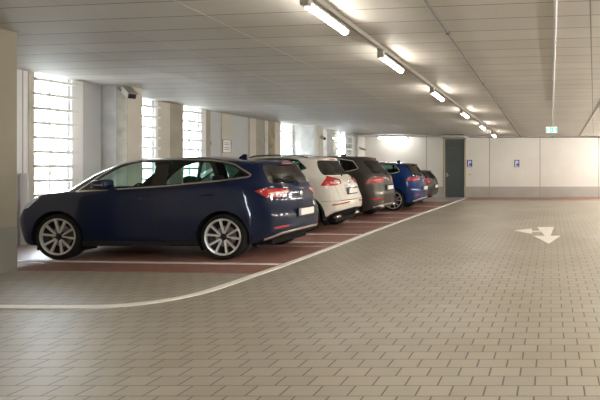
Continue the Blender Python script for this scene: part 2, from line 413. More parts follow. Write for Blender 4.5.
pipe('ceiling_conduit', [(-1.46,-2,ZC(-2)-.020),(-1.46,YB,ZC(YB)-.020)], .018, M['darkpipe'], 'thin dark conduit on the ceiling right of the lamps', 'conduit', 7)
pipe('ceiling_conduit', [(.055,-2,ZC(-2)-.023),(.055,13.0,ZC(13.0)-.023)], .021, M['galv'], 'pale grey conduit along the ceiling ending above the exit sign', 'conduit', 6)
pipe('ceiling_conduit', [(1.36,-2,ZC(-2)-.017),(1.36,YB,ZC(YB)-.017)], .014, M['galv'], 'thin pale conduit at the right edge of the ceiling', 'conduit', 6)
pipe('wall_pipe', [(-3.9,YB-.035,ZC(YB)-.05),(9.3,YB-.035,ZC(YB)-.05)], .022, M['darkpipe'], 'dark pipe under the ceiling above the white back wall', 'pipe', 5)
# lamp rail
def LX(Y): return -2.70+.0165*(Y-5.4)
def rail(x0f, ya, yb, label):
    t = thing('ceiling_trunking', label, 'trunking', (x0f(ya), ya, ZC(ya)-.02), 0, 'lengths of trunking above the lamps')
    o = Vector(t.location); bm = bmesh.new()
    b = []
    for y in (ya, yb):
        for dx, dz in ((-.032,-.062),(.032,-.062),(.032,.0),(-.032,.0)): b.append(bm.verts.new(Vector((x0f(y)+dx, y, ZC(y)+dz))-o))
    for k in range(4): bm.faces.new((b[k], b[(k+1)%4], b[4+(k+1)%4], b[4+k]))
    bm.faces.new(b[3::-1]); bm.faces.new(b[4:])
    obj('trunking_channel', bm, M['trunk'], t)
for k in range(7): rail(LX, -2.0+k*3.27, -2.0+(k+1)*3.27, 'grey length of cable trunking that carries the lit row of ceiling lamps')
def lamp(x, y, L, label, mat='tube', grp='fluorescent lamps in a row along the aisle', z=None, rz=0.0, tilt=True):
    z = ZC(y+L/2)-.095 if z is None else z
    t = thing('ceiling_lamp', label, 'lamp', (x, y, z), rz, grp)
    if tilt: t.rotation_euler = (math.atan(-.032), 0, rz)
    bm = bmesh.new(); box(bm, -.045, .045, 0, L, -.035, -.002, .006); obj('housing', bm, M['trunk'], t)
    bm = bmesh.new(); box(bm, -.05, .05, -.05, .02, -.085, .05, .008); obj('end_cap', bm, M['trunk'], t)
    bm = bmesh.new(); box(bm, -.05, .05, L-.02, L+.02, -.075, -.005, .006); obj('end_cap', bm, M['trunk'], t)
    bm = bmesh.new(); tube(bm, [(0,.022,-.066),(0,L-.022,-.066)], .036, 10, flat=.9); obj('tube', bm, M[mat], t, True)
    return t
LY = [4.98, 7.08, 9.95, 12.95, 16.05, 19.0]
ordn = ['nearest lit ceiling lamp, at the top edge of the photo', 'second lit ceiling lamp along the trunking', 'third lit ceiling lamp along the trunking', 'fourth lit ceiling lamp along the trunking', 'fifth lit ceiling lamp, last but one before the back wall', 'farthest lit ceiling lamp, closest to the white back wall']
for y, lb in zip(LY, ordn): lamp(LX(y+.5), y, .95, lb)
for y in (2.4, -.4): lamp(LX(y+.5), y, 1.08, 'lit ceiling lamp on the same trunking before the picture begins')
for x, lb in ((3.1,'added unseen fill lamp over the right of the aisle'),(6.6,'added unseen fill lamp over the far right')):  # unseen rows added to lift the ambient light on ceiling and floor
    for y in (-1.5, 1.5, 4.5, 7.5, 10.5, 13.5, 16.5, 19.5):
        t_ = lamp(x, y, 1.2, lb, 'tube_fill', grp='added fill lamps of the '+('middle' if x < 5 else 'right')+' row', z=ZC(y)-.55)
        bm = bmesh.new(); tube(bm, [(0,.15,-.01),(0,.15,.55)], .008, 6); obj('hanger', bm, M['trunk'], t_)
        bm = bmesh.new(); tube(bm, [(0,1.05,-.01),(0,1.05,.51)], .008, 6); obj('hanger', bm, M['trunk'], t_)

# back left services
tr = thing('cable_tray', 'long pale cable tray under the ceiling at the back left', 'cable tray', (-9.1, 20.5, 2.84))
bm = bmesh.new(); box(bm, 0, 3.75, -.10, .10, 0, .012); box(bm, 0, 3.75, -.10, -.09, 0, .07); box(bm, 0, 3.75, .09, .10, 0, .07); obj('tray', bm, M['galv'], tr)
for k in range(4):
    bm = bmesh.new(); x = .3+k*1.05; tube(bm, [(x,.0,.005),(x,.0,ZC(20.5)-2.84)], .012, 8); obj('hanger', bm, M['darkpipe'], tr)
bm = bmesh.new(); tube(bm, [(0,-.045,.03),(3.75,-.045,.03)], .02, 8); tube(bm, [(0,.03,.028),(3.75,.03,.028)], .016, 8); obj('cable', bm, M['darkpipe'], tr, True)
l2 = lamp(-6.65, 20.9, 1.36, 'cool white ceiling lamp across the back left corner', 'tube_far', 'lamp at the back left', z=ZC(20.9)-.085, rz=R(90), tilt=False)
for y in (.2, 1.1):
    bm = bmesh.new(); box(bm, -.02, .02, y, y+.04, -.01, .085); obj('hanger', bm, M['darkpipe'], l2)
db = thing('duct_box', 'pale grey duct box under the ceiling above the slate door', 'duct', (-4.45, 20.95, 2.815))
bm = bmesh.new(); box(bm, -.60, .52, -.35, .35, 0, .09, .01); obj('casing', bm, M['galv'], db)
bm = bmesh.new(); box(bm, -.5, .42, -.25, .25, .09, ZC(20.6)-2.815); obj('mounting_frame', bm, M['darkpipe'], db)
pp = thing('wall_pipe', 'vertical grey pipe in the back left corner beside the last window', 'pipe', (WX(20.6)+.10, 20.6, 0))
bm = bmesh.new(); tube(bm, [(0,0,0),(0,0,ZC(20.6))], .05, 12); obj('pipe', bm, M['galv'], pp, True)

# exit sign
ex = thing('exit_sign', 'lit green and white exit sign hanging from the ceiling', 'sign', (.015, 13.0, 2.46))
bm = bmesh.new(); box(bm, -.162, .162, -.025, .025, 0, .165, .008); obj('sign_box', bm, M['exit_white'], ex)
bm = bmesh.new()
box(bm, -.15, -.115, -.029, -.024, .02, .145); box(bm, .115, .15, -.029, -.024, .02, .145)
box(bm, -.048, .048, -.029, -.024, .012, .153)
obj('green_field', bm, M['exit_green'], ex)
bm = bmesh.new()   # running figure
bmesh.ops.create_circle(bm, cap_ends=True, segments=12, radius=.012, matrix=Matrix.Translation((.008,-.031,.128)) @ Matrix.Rotation(R(90),4,'X'))
for a, b, w in (((.004,.108),(-.006,.07),.011),((-.004,.072),(-.022,.052),.007),((-.022,.052),(-.036,.030),.006),((-.004,.072),(.014,.055),.007),((.014,.055),(.010,.026),.006),((.004,.106),(.024,.085),.005),((.002,.106),(-.022,.092),.005)):
    d = (Vector(b)-Vector(a)).normalized(); n_ = Vector((-d.y, d.x))*w*.9
    bm.faces.new([bm.verts.new((p.x, -.031, p.y)) for p in (Vector(a)+n_, Vector(b)+n_, Vector(b)-n_, Vector(a)-n_)])
obj('running_figure', bm, M['exit_white'], ex)
bm = bmesh.new(); tube(bm, [(.03,0,.16),(.03,0,ZC(13.0)-2.46-.02)], .011, 8); obj('rod', bm, M['galv'], ex, True)

# parking signs with a P
def letter(ch, size, mat, parent, loc):
    cu = bpy.data.curves.new('letter', 'FONT'); cu.body = ch; cu.size = size; cu.align_x = 'CENTER'; cu.extrude = .0015; cu.offset = size*.025
    to = bpy.data.objects.new('tmp_letter', cu); C.objects.link(to)
    dg = bpy.context.evaluated_depsgraph_get()
    me = bpy.data.meshes.new_from_object(to.evaluated_get(dg)); bpy.data.objects.remove(to)
    o = bpy.data.objects.new('letter', me); C.objects.link(o); me.materials.clear(); me.materials.append(mat)
    o.rotation_euler = (R(90),0,0); o.location = loc; o.parent = parent
for x, lb in ((-3.88,'blue parking sign with a white P next to the slate door'),(-1.63,'blue parking sign with a white P in the middle of the back wall')):
    s = thing('parking_sign', lb, 'sign', (x, YB, 1.445), group='blue parking signs on the back wall')
    bm = bmesh.new(); box(bm, -.122, .122, -.016, 0, 0, .345, .004); obj('panel', bm, M['sign_blue'], s)
    letter('P', .31, M['sign_white'], s, (0,-.018,.085))
    bm = bmesh.new(); box(bm, -.085, .085, -.019, -.015, .03, .062); obj('strip', bm, M['sign_white'], s)
sw = thing('light_switch', 'small pale switch on the white wall below the parking sign by the door', 'switch', (-3.87, YB, 1.06))
bm = bmesh.new(); box(bm, -.05, .05, -.03, 0, 0, .07, .006); obj('plate', bm, M['band'], sw)
bm = bmesh.new(); box(bm, -.02, .02, -.036, -.028, .02, .05); obj('rocker', bm, M['sign_white'], sw)
# notice board
yb_ = YW(226.5,dB); nb = thing('notice_board', 'small framed notice on the beige wall between the steel doors', 'notice', (WX(yb_,dB), yb_, 1.92), -math.atan(WS))
bm = bmesh.new(); box(bm, 0, .012, -.16, .16, 0, .40); obj('sheet', bm, M['sign_white'], nb)
bm = bmesh.new()
for q in ((-.17,-.15,-.01,.41),(.15,.17,-.01,.41),(-.17,.17,-.01,.012),(-.17,.17,.39,.41)): box(bm, 0, .022, q[0], q[1], q[2], q[3])
obj('frame', bm, M['brown'], nb)
bm = bmesh.new()
for z in (.30,.24,.15,.09): box(bm, .011, .0135, -.10, .11, z, z+.022)
obj('printed_lines', bm, M['joint'], nb)
# white pipe with cable at the left
yp = 8.6
wp = thing('down_pipe', 'white vertical pipe cover on the wall behind the left pillar', 'pipe', (WX(yp)+.07, yp, 0))
bm = bmesh.new(); tube(bm, [(0,0,0),(0,0,1.36)], .055, 14); obj('cover', bm, M['white_frame'], wp, True)
bm = bmesh.new(); tube(bm, [(-.02,0,1.3),(-.02,0,ZC(yp))], .006, 8); obj('cable', bm, M['trunk'], wp, True)

# security cameras
def cctv(loc, rz, pitch, label, s=1.0, back=.2):
    t = thing('security_camera', label, 'camera', loc, rz, 'security cameras by the windows')
    m = Matrix.Rotation(pitch, 4, 'Y')
    bm = bmesh.new(); box(bm, -.14*s, .14*s, -.055*s, .055*s, -.05*s, .05*s, .01*s, mtx=m); b = obj('housing', bm, M['cam'], t)
    bm = bmesh.new(); box(bm, .138*s, .146*s, -.046*s, .046*s, -.042*s, .042*s, mtx=m); f = obj('front_glass', bm, M['camdark'], t)
    bm = bmesh.new(); box(bm, -.16*s, .19*s, -.062*s, .062*s, .05*s, .058*s, mtx=m); obj('sun_hood', bm, M['cam'], t)
    bm = bmesh.new(); tube(bm, [(-.06*s,0,.0),(-.10*s,0,.10*s),(-back,0,.10*s)], .017*s, 8); tube(bm, [(-back-.004,0,.10*s),(-back+.02,0,.10*s)], .045*s, 12); obj('bracket', bm, M['cam'], t)
    return t
cctv((-9.17, 9.80, 3.09), R(-30), R(26), 'grey box camera on the nearest concrete column under the ceiling', 1.35, .46)
cctv((-8.83, 17.48, 2.58), R(-40), R(15), 'small dark camera on the farther concrete column', .9, .16)
cctv((-8.72, 20.9, 2.28), R(0), R(15), 'small camera low on the wall in the back left corner', .8, .16)

# ------------------------------------------------------------------ cars
def pchip(x, y, xs):
    x = np.asarray(x, float); y = np.asarray(y, float)
    h = np.diff(x); d = np.diff(y, axis=0)/h[:, None]
    m = np.zeros_like(y)
    for i in range(1, len(x)-1):
        a, b = d[i-1], d[i]; w1, w2 = 2*h[i]+h[i-1], h[i]+2*h[i-1]
        ok = a*b > 0
        with np.errstate(divide='ignore', invalid='ignore'):
            v = (w1+w2)/(w1/np.where(ok, a, 1)+w2/np.where(ok, b, 1))
        m[i] = np.where(ok, v, 0)
    m[0], m[-1] = d[0], d[-1]
    k = np.clip(np.searchsorted(x, xs, 'right')-1, 0, len(x)-2)
    t = ((xs-x[k])/h[k])[:, None]; hh = h[k][:, None]
    return ((1+2*t)*(1-t)**2)*y[k]+(t*(1-t)**2)*hh*m[k]+(t*t*(3-2*t))*y[k+1]+(t*t*(t-1))*hh*m[k+1]

def shell(levels, nu=9, nv=6):
    net = []
    for (xf, fb, xr, rb, hw, z) in levels:
        xs, xe = xf-fb, xr+rb
        P = [(xf,0,z[0]), (xf-fb*.10,.50*hw,z[0]*.7+z[1]*.3), (xf-fb*.42,.83*hw,z[1]), (xs,hw*.985,z[2]),
             (xs+(xe-xs)*.25,hw,z[2]*.5+z[3]*.5), (xs+(xe-xs)*.5,hw*1.0,z[3]), (xs+(xe-xs)*.75,hw,z[3]*.5+z[4]*.5),
             (xe,hw*.975,z[4]), (xr+rb*.36,.86*hw,z[5]), (xr+rb*.07,.52*hw,z[6]*.7+z[5]*.3), (xr,0,z[6])]
        net.append(P)
    net = np.array(net)                                     # levels x 11 x 3
    L, U = net.shape[:2]
    su = np.zeros(U)
    for i in range(1, U): su[i] = su[i-1]+np.mean(np.linalg.norm(net[2:6, i]-net[2:6, i-1], axis=1))
    us = np.concatenate([np.linspace(su[i], su[i+1], nu, endpoint=False) for i in range(U-1)]+[[su[-1]]])
    A = np.array([pchip(su, net[k], us) for k in range(L)])   # L x nus x 3
    sv = np.zeros(L)
    for k in range(1, L): sv[k] = sv[k-1]+max(.02, np.mean(np.linalg.norm(A[k]-A[k-1], axis=1)))
    vs = np.concatenate([np.linspace(sv[i], sv[i+1], nv, endpoint=False) for i in range(L-1)]+[[sv[-1]]])
    S = np.array([pchip(sv, A[:, j], vs) for j in range(len(us))])  # nus x nvs x 3
    S[0, :, 1] = 0; S[-1, :, 1] = 0; S[:, -1, 1] = 0
    bm = bmesh.new()
    for sgn in (1, -1):
        V = [[bm.verts.new((p[0], sgn*p[1], p[2])) for p in row] for row in S]
        for i in range(len(us)-1):
            for j in range(len(vs)-1):
                q = [V[i][j], V[i+1][j], V[i+1][j+1], V[i][j+1]]
                if sgn > 0: q = q[::-1]
                try: bm.faces.new(q)
                except ValueError: pass
    bmesh.ops.remove_doubles(bm, verts=bm.verts, dist=.0006)
    bmesh.ops.dissolve_degenerate(bm, edges=bm.edges, dist=.0004)
    bm.normal_update()
    # normals must point outwards
    if sum(f.normal.dot(f.calc_center_median()-Vector((1.3,0,.8)))*f.calc_area() for f in bm.faces) < 0:
        bmesh.ops.reverse_faces(bm, faces=bm.faces); bm.normal_update()
    return bm, S

def inside(p, P):
    x, y = p; r = False; n = len(P)
    for i in range(n):
        (x1,y1), (x2,y2) = P[i], P[i-1]
        if (y1 > y) != (y2 > y) and x < (x2-x1)*(y-y1)/(y2-y1)+x1: r = not r
    return r
def offset_poly(P, d):
    """grow (d>0) a polygon"""
    n = len(P); ar = sum(P[i-1][0]*P[i][1]-P[i][0]*P[i-1][1] for i in range(n)); s = 1 if ar > 0 else -1
    out = []
    for i in range(n):
        a, b, c = Vector(P[i-1]), Vector(P[i]), Vector(P[(i+1)%n])
        e1, e2 = (b-a).normalized(), (c-b).normalized()
        n1, n2 = Vector((e1.y,-e1.x))*s, Vector((e2.y,-e2.x))*s
        m = (n1+n2); L = m.length
        m = m/L if L > 1e-6 else n1
        k = min(2.0, 1/max(.35, m.dot(n1)))
        q = b+m*d*k; out.append((q.x, q.y))
    return out
def round_poly(P, r=.04):
    Q = []; n = len(P)
    for i in range(n):
        a, b, c = Vector(P[i-1]), Vector(P[i]), Vector(P[(i+1)%n])
        d1, d2 = min(r, (a-b).length*.35), min(r, (c-b).length*.35)
        p, q = b+(a-b).normalized()*d1, b+(c-b).normalized()*d2
        if (b-a).normalized().dot((c-b).normalized()) > .97: Q.append(tuple(b)); continue
        for t in (0,.5,1): Q.append(tuple(p*(1-t)**2+b*2*t*(1-t)+q*t*t))
    return Q
XA, YA, ZA = Vector((1,0,0)), Vector((0,1,0)), Vector((0,0,1))

def make_car(p):
    wb = p['wb']; fx = wb/2.79
    lev = [((l[0]*fx if l[0] > 0 else l[0]), l[1]*fx, l[2], l[3], l[4], l[5]) for l in p['levels']]
    def X(x): return x*fx if x > 0 else x
    bm, S = shell(lev)
    reg = bm.faces.layers.int.new('reg')
    names = ['body']; 
    def tag_id(n):
        if n not in names: names.append(n)
        return names.index(n)
    def cut(a, b, P, filt, name, allowed=('body',)):
        al = {tag_id(n) for n in allowed}; tid = tag_id(name)
        lo = (min(q[0] for q in P)-.08, min(q[1] for q in P)-.08); hi = (max(q[0] for q in P)+.08, max(q[1] for q in P)+.08)
        fs = []
        for f in bm.faces:
            if f[reg] not in al: continue
            c = f.calc_center_median()
            if not filt(c, f.normal): continue
            u, v = c.dot(a), c.dot(b)
            if lo[0] < u < hi[0] and lo[1] < v < hi[1]: fs.append(f)
        if not fs: return
        n = len(P)
        cur = set(fs)
        for i in range(n):
            p1, p2 = P[i-1], P[i]
            du, dv = p2[0]-p1[0], p2[1]-p1[1]
            if abs(du)+abs(dv) < 1e-6: continue
            no = a*dv-b*du; co = a*p1[0]+b*p1[1]
            geom = list(cur)+list({e for f in cur for e in f.edges})+list({w for f in cur for w in f.verts})
            r = bmesh.ops.bisect_plane(bm, geom=geom, dist=1e-5, plane_co=co, plane_no=no)
            cur = {g for g in r['geom'] if isinstance(g, bmesh.types.BMFace) and g.is_valid} | {f for f in cur if f.is_valid}
        for f in cur:
            if f[reg] in al:
                c = f.calc_center_median()
                if inside((c.dot(a), c.dot(b)), P): f[reg] = tid
    side = lambda zmin=0, ny=.25: (lambda c, n: abs(c.y) > .42 and abs(n.y) > ny and c.z > zmin)
    # wheel arches
    rw = p['rw']; ra = p['arch']
    for cx in (0, wb):
        circ = [(cx+ra*math.cos(t), rw+ra*math.sin(t)) for t in [2*math.pi*k/40 for k in range(40)]]
        if p.get('clad'):
            oc = [(cx+(ra+p['clad'])*math.cos(t), rw-.01+(ra+p['clad'])*math.sin(t)) for t in [2*math.pi*k/40 for k in range(40)]]
            cut(XA, ZA, oc, lambda c, n: abs(c.y) > .55 and c.z < rw+ra+.12, 'arch_trim')
        cut(XA, ZA, circ, lambda c, n: abs(c.y) > .55, 'hole', ('body','arch_trim'))
    # day-light opening
    dlo = [(X(x), z) for x, z in p['dlo']]
    dlo = round_poly(dlo, .03)
    if p.get('trim'): cut(XA, ZA, offset_poly(dlo, p['trim']), side(.95), 'window_trim')
    cut(XA, ZA, dlo, side(.95), 'pillar_trim', ('body','window_trim'))
    for k, w in enumerate(p['glass']):
        Q = [(X(x), z) for x, z in w]
        cut(XA, ZA, round_poly(Q, .035), side(.95), 'side_window%d' % k, ('pillar_trim',))
    # windscreen, rear window
    cut(YA, ZA, round_poly([(-.70,p['ws'][0]),(.70,p['ws'][0]),(.56,p['ws'][1]),(-.56,p['ws'][1])],.06), lambda c, n: c.x > 1.2*fx and n.x > .2 and c.z > 1.0, 'windscreen')
    rw0 = p['rearwin']
    if p.get('rwframe'): cut(YA, ZA, round_poly(offset_poly(rw0, .05),.06), lambda c, n: c.x < .2 and n.x < -.1 and c.z > .95, 'rear_frame')
    cut(YA, ZA, round_poly(rw0, .05), lambda c, n: c.x < .2 and n.x < -.1 and c.z > .95, 'rear_window', ('body','rear_frame'))
    # lamps, strips etc. on the corners: seen along the diagonal
    for sg in (1, -1):
        A = Vector((-1,-sg,0)).normalized()
        q = lambda pts: [(Vector((x, sg*y, 0)).dot(A), z) for x, y, z in pts]
        fr = lambda c, n: c.y*sg > -.002 and c.x < .2 and n.dot(Vector((-1,sg,0))) > .15
        for nm, pts, al in p['corner']: cut(A, ZA, q(pts), fr, nm, al)
        A = Vector((1,-sg,0)).normalized()
        ff = lambda c, n: c.y*sg > -.002 and c.x > 2.2*fx and n.dot(Vector((1,sg,0))) > .1
        H = [(3.12,.91,.985),(3.44,.74,.945),(3.60,.52,.87),(3.68,.50,.74),(3.56,.75,.74),(3.26,.90,.83)]
        cut(A, ZA, [(Vector((X(x), sg*y, 0)).dot(A), z) for x, y, z in H], ff, 'head_light')
    cut(YA, ZA, [(-.46,.56),(.46,.56),(.52,.79),(-.52,.79)], lambda c, n: c.x > 3.1*fx and n.x > .3, 'grille')
    cut(YA, ZA, [(-.62,.30),(.62,.30),(.50,.46),(-.50,.46)], lambda c, n: c.x > 3.1*fx and n.x > .3, 'lower_grille')
    # black sills, bumpers, bonnet, doors
    if p.get('sill'): cut(XA, ZA, [(X(.3),.0),(X(2.5),.0),(X(2.5),p['sill']),(X(.3),p['sill'])], lambda c, n: True, 'sill_trim')
    zb = p['zbump']
    cut(XA, ZA, [(-1.3,.0),(-.30,.0),(-.30,zb),(-1.3,zb)], lambda c, n: c.x < -.2, 'rear_bumper')
    cut(XA, ZA, [(-1.3,zb-.001),(-.42,zb-.001),(-.42,zb+.007),(-1.3,zb+.007)], lambda c, n: c.x < -.2, 'gap')
    cut(XA, ZA, [(X(3.25),.0),(4.2,.0),(4.2,.70),(X(3.25),.70)], lambda c, n: c.x > 2.9*fx, 'front_bumper')
    bon = [(X(2.80),-.76),(X(3.44),-.70),(X(3.56),-.4),(X(3.62),0),(X(3.56),.4),(X(3.44),.70),(X(2.80),.76),(X(2.90),0)]
    cut(XA, YA, offset_poly(bon,.006), lambda c, n: n.z > .35 and c.x > 2.2*fx and c.z > .7, 'gap')
    cut(XA, YA, bon, lambda c, n: n.z > .35 and c.x > 2.2*fx and c.z > .7, 'bonnet', ('gap',))
    yt = p['tailw']
    tg = [(-yt[0],zb+.012),(yt[0],zb+.012),(yt[1],p['rearwin'][0][1]-.02),(yt[2],p['levels'][8][5][6]-.02),(-yt[2],p['levels'][8][5][6]-.02),(-yt[1],p['rearwin'][0][1]-.02)]
    cut(YA, ZA, offset_poly(tg,.006), lambda c, n: c.x < 0 and n.x < -.25 and c.z > .45, 'gap')
    cut(YA, ZA, tg, lambda c, n: c.x < 0 and n.x < -.25 and c.z > .45, 'tailgate', ('gap',))
    fd = [(2.36,1.20),(2.40,.80),(2.28,.34),(1.13,.34),(1.15,1.25)]
    rd = [(1.11,1.25),(1.09,.34),(.56,.34),(.52,.52),(.40,.74),(.20,.90),(.10,1.02),(.10,1.34)]
    for nm, D in (('front_door', fd), ('rear_door', rd)):
        D = [(X(x), z) for x, z in D]
        cut(XA, ZA, offset_poly(D,.011), side(.25), 'gap')
        cut(XA, ZA, D, side(.25), nm, ('gap',))
    # ---- split into meshes
    bm.normal_update()
    label, cat = p['label'], 'car'
    t = thing('car', label, cat, p['loc'], p['rz'], 'cars parked in the bays'); t.scale = (1, .86, 1)
    paint = p['paint']
    vn = {}
    bm.verts.index_update(); bm.verts.ensure_lookup_table()
    nrm = [v.normal.copy() for v in bm.verts]
    groups = {}
    for f in bm.faces:
        n = names[f[reg]]
        if n == 'hole': continue
        gi = 0
        if n == 'gap': n, gi = 'body', 1
        sd = 0
        if n.startswith('side_window') or n in ('window_trim','pillar_trim','arch_trim','head_light','tail_light','tail_lens','bumper_reflector','front_door','rear_door','sill_trim'):
            sd = 1 if f.calc_center_median().y > 0 else -1
            if n == 'arch_trim': sd *= (1 if f.calc_center_median().x < wb/2 else 2)
        groups.setdefault((n, sd), []).append((f, gi))
    pmat = {'body':[paint,M['cabin'],M['cabin']], 'front_door':[paint,M['cabin']], 'rear_door':[paint,M['cabin']], 'bonnet':[paint,M['cabin']], 'tailgate':[p.get('tailpaint',paint),M['cabin']],
            'rear_bumper':[p.get('bumperpaint',paint),M['cabin']], 'front_bumper':[paint,M['cabin']], 'arch_trim':[M['black'],M['black']], 'sill_trim':[M['black'],M['black']],
            'window_trim':[p.get('trimmat',M['chrome']),M['black']], 'pillar_trim':[M['gloss'],M['cabin']], 'rear_frame':[M['gloss'],M['cabin']], 'windscreen':[M['tint']]*2, 'rear_window':[M['rearglass']]*2,
            'head_light':[M['headlamp']]*2, 'grille':[M['gloss']]*2, 'lower_grille':[M['black']]*2, 'tail_light':[M['redlamp']]*2, 'tail_lens':[M['palelamp']]*2, 'bumper_reflector':[M['redlamp']]*2,
            'bumper_strip':[p.get('stripmat',M['silver'])]*2, 'bumper_cladding':[M['black']]*2}
    offs = {'window_trim':.006, 'arch_trim':.012, 'sill_trim':.008, 'tail_light':.006, 'tail_lens':.010, 'bumper_strip':.008, 'bumper_reflector':.005, 'head_light':.004}
    nice = {'rear_frame':'rear_window_frame', 'tail_lens':'pale_segment'}
    tails = {}
    order = sorted(groups, key=lambda k: k[0] == 'tail_lens')
    for key in order:
        n, sd = key
        b2 = bmesh.new(); mp = {}; off = offs.get(n, 0)
        for f, gi in groups[key]:
            vs = []
            for v in f.verts:
                if v.index not in mp: mp[v.index] = b2.verts.new(v.co+nrm[v.index]*off)
                vs.append(mp[v.index])
            try: g = b2.faces.new(vs); g.material_index = gi; g.smooth = True
            except ValueError: pass
        nm = n; ms = pmat.get(n)
        if n.startswith('side_window'):
            k = int(n[11:]); nm = 'side_window'; ms = [M['tint'] if k == 0 else p.get('privacy', M['privacy'])]*2
        par = t
        if n == 'tail_lens': par = tails.get(sd, t)
        o = obj(nice.get(nm, nm), b2, ms, par)
        if n == 'tail_light': tails[sd] = o
        glassy = nm in ('side_window','windscreen','rear_window')
        if not glassy:
            sm = o.modifiers.new('thickness','SOLIDIFY'); sm.thickness = .014 + (off if off > 0 else 0); sm.offset = -1; sm.use_even_offset = False
            es_ = o.modifiers.new('crisp_edges','EDGE_SPLIT'); es_.split_angle = R(38)
            sm.material_offset = len(ms)-1 if n in ('body','front_door','rear_door','bonnet','tailgate','rear_bumper','front_bumper') else 0
    bm.free()
    SP = S.reshape(-1, 3)
    def rear_x(y, z):
        m = SP[SP[:,0] < .6]; d = (m[:,1]-abs(y))**2+(m[:,2]-z)**2
        i = np.argsort(d)[:3]; return float(np.min(m[i,0]))
    def roof_z(x, y):
        m = SP[SP[:,2] > 1.2]; d = (m[:,1]-abs(y))**2+(m[:,0]-x)**2
        return float(m[np.argmin(d),2])
    def side_y(x, z):
        d = (SP[:,0]-x)**2+(SP[:,2]-z)**2+ (SP[:,1] < .5)*9
        return float(SP[np.argmin(d),1])
    # ---- wheels
    tw = .225
    for cx in (0, wb):
        for s in (1, -1):
            yc = s*(.93-tw/2)
            b2 = bmesh.new(); r0 = p['rim']
            lathe_y(b2, [(r0,-tw*.40),(r0+.03,-tw*.5),(rw-.045,-tw*.5),(rw-.012,-tw*.43),(rw,-tw*.28),(rw+.001,0),(rw,tw*.28),(rw-.012,tw*.43),(rw-.045,tw*.5),(r0+.03,tw*.5),(r0,tw*.40),(r0-.015,0)], 56, close=True)
            w = obj('wheel', b2, M['rubber'], t, True); w.location = (cx, yc, rw)
            b2 = bmesh.new(); y1 = s*tw*.40
            lathe_y(b2, [(r0+.012,y1*1.08),(r0+.004,y1*1.16),(r0-.018,y1*1.10),(r0-.022,y1*.8),(r0-.01,y1*.6)], 56, 0, close=True)
            nsp = p['spokes']
            for k in range(nsp*2):
                base = 2*math.pi*(k//2)/nsp+math.pi/2+.12; sg = 1 if k % 2 else -1
                a0, a1 = base+sg*.16, base+sg*p['spread']
                w0, w1 = .013, .019
                pin = Vector((math.cos(a0)*.055, 0, math.sin(a0)*.055)); pout = Vector((math.cos(a1)*(r0-.012), 0, math.sin(a1)*(r0-.012)))
                d = (pout-pin).normalized(); nn = Vector((-d.z,0,d.x))
                yo = Vector((0,y1*1.02,0)); yi = Vector((0,y1*.72,0)); yh = Vector((0,y1*.86,0))
                hexa(b2, [pin-nn*w0+yi, pout-nn*w1+yi, pout+nn*w1+yi, pin+nn*w0+yi], [pin-nn*w0+yh, pout-nn*w1+yo, pout+nn*w1+yo, pin+nn*w0+yh], 0)
            bmesh.ops.recalc_face_normals(b2, faces=b2.faces)
            rm = obj('alloy_rim', b2, M['rim'], w)
            b2 = bmesh.new(); lathe_y(b2, [(.002,y1*.98),(.030,y1*.97),(.036,y1*.85),(.075,y1*.80),(.08,y1*.5)], 24); obj('hub_cap', b2, M['rimdark'], w, True)
            b2 = bmesh.new(); lathe_y(b2, [(.06,y1*.15),(.17,y1*.15),(.17,y1*.02),(.06,y1*.02)], 32, close=True); obj('brake_disc', b2, M['disc'], w)
            b2 = bmesh.new(); lathe_y(b2, [(r0-.012,y1*.9),(r0-.02,-y1*.6),(.02,-y1*.65)], 32); obj('rim_barrel', b2, M['rimdark'], w, True)
            # arch liner
            b2 = bmesh.new(); ring = []
            n = 26
            for k in range(n+1):
                a = R(-32)+R(244)*k/n
                rr_ = ra+.006
                x, z = rr_*math.cos(a), rr_*math.sin(a)
                yo = side_y(cx+x, max(.25, rw+z))-.02
                ring.append([b2.verts.new((cx+x, s*yo, rw+z)), b2.verts.new((cx+x, s*.60, rw+z)), b2.verts.new((cx+x*.05, s*.60, rw+z*.05))])
            for k in range(n):
                for j in range(2): b2.faces.new((ring[k][j], ring[k+1][j], ring[k+1][j+1], ring[k][j+1]))
            obj('arch_liner', b2, M['cabin'], t)
    # ---- underside and cabin
    b2 = bmesh.new(); box(b2, -.62, X(3.35), -.595, .595, .20, .30, .02); box(b2, X(.52), X(2.25), -.84, .84, .225, .30, .02); obj('underbody', b2, M['cabin'], t)
    ht = p['hz']
    b2 = bmesh.new(); box(b2, -.55, X(2.35), -.70, .70, .30, .36); obj('cabin_floor', b2, M['cabin'], t)
    b2 = bmesh.new(); box(b2, X(1.98), X(2.36), -.74, .74, .72, 1.06, .05); obj('dashboard', b2, M['cabin'], t)
    for cx, cy, wd in ((X(1.05),.37,.25),(X(1.05),-.37,.25),(X(.12),.40,.24),(X(.12),-.40,.24)):
        b2 = bmesh.new()
        box(b2, -.04, .50, -wd, wd, .33, .52, .05)
        box(b2, -.09, .05, -wd*.95, wd*.95, .48, 1.10+ht, .05, mtx=Matrix.Translation((-.05,0,0)))
        se = obj('seat', b2, M['seat'], t, True); se.location = (cx, cy, 0)
        b2 = bmesh.new(); box(b2, -.15, -.05, -.13, .13, 1.13+ht, 1.33+ht, .04); tube(b2, [(-.09,-.06,1.06+ht),(-.09,-.06,1.16+ht)], .008, 6); tube(b2, [(-.09,.06,1.06+ht),(-.09,.06,1.16+ht)], .008, 6); obj('headrest', b2, M['seat'], se, True)
    b2 = bmesh.new(); bmesh.ops.create_circle(b2, segments=4, radius=.001)
    b2.clear()
    cpts = [(X(1.80)+.06*math.sin(a), .37+.18*math.cos(a), 1.03+ht*.5+.17*math.sin(a)) for a in [2*math.pi*k/24 for k in range(25)]]
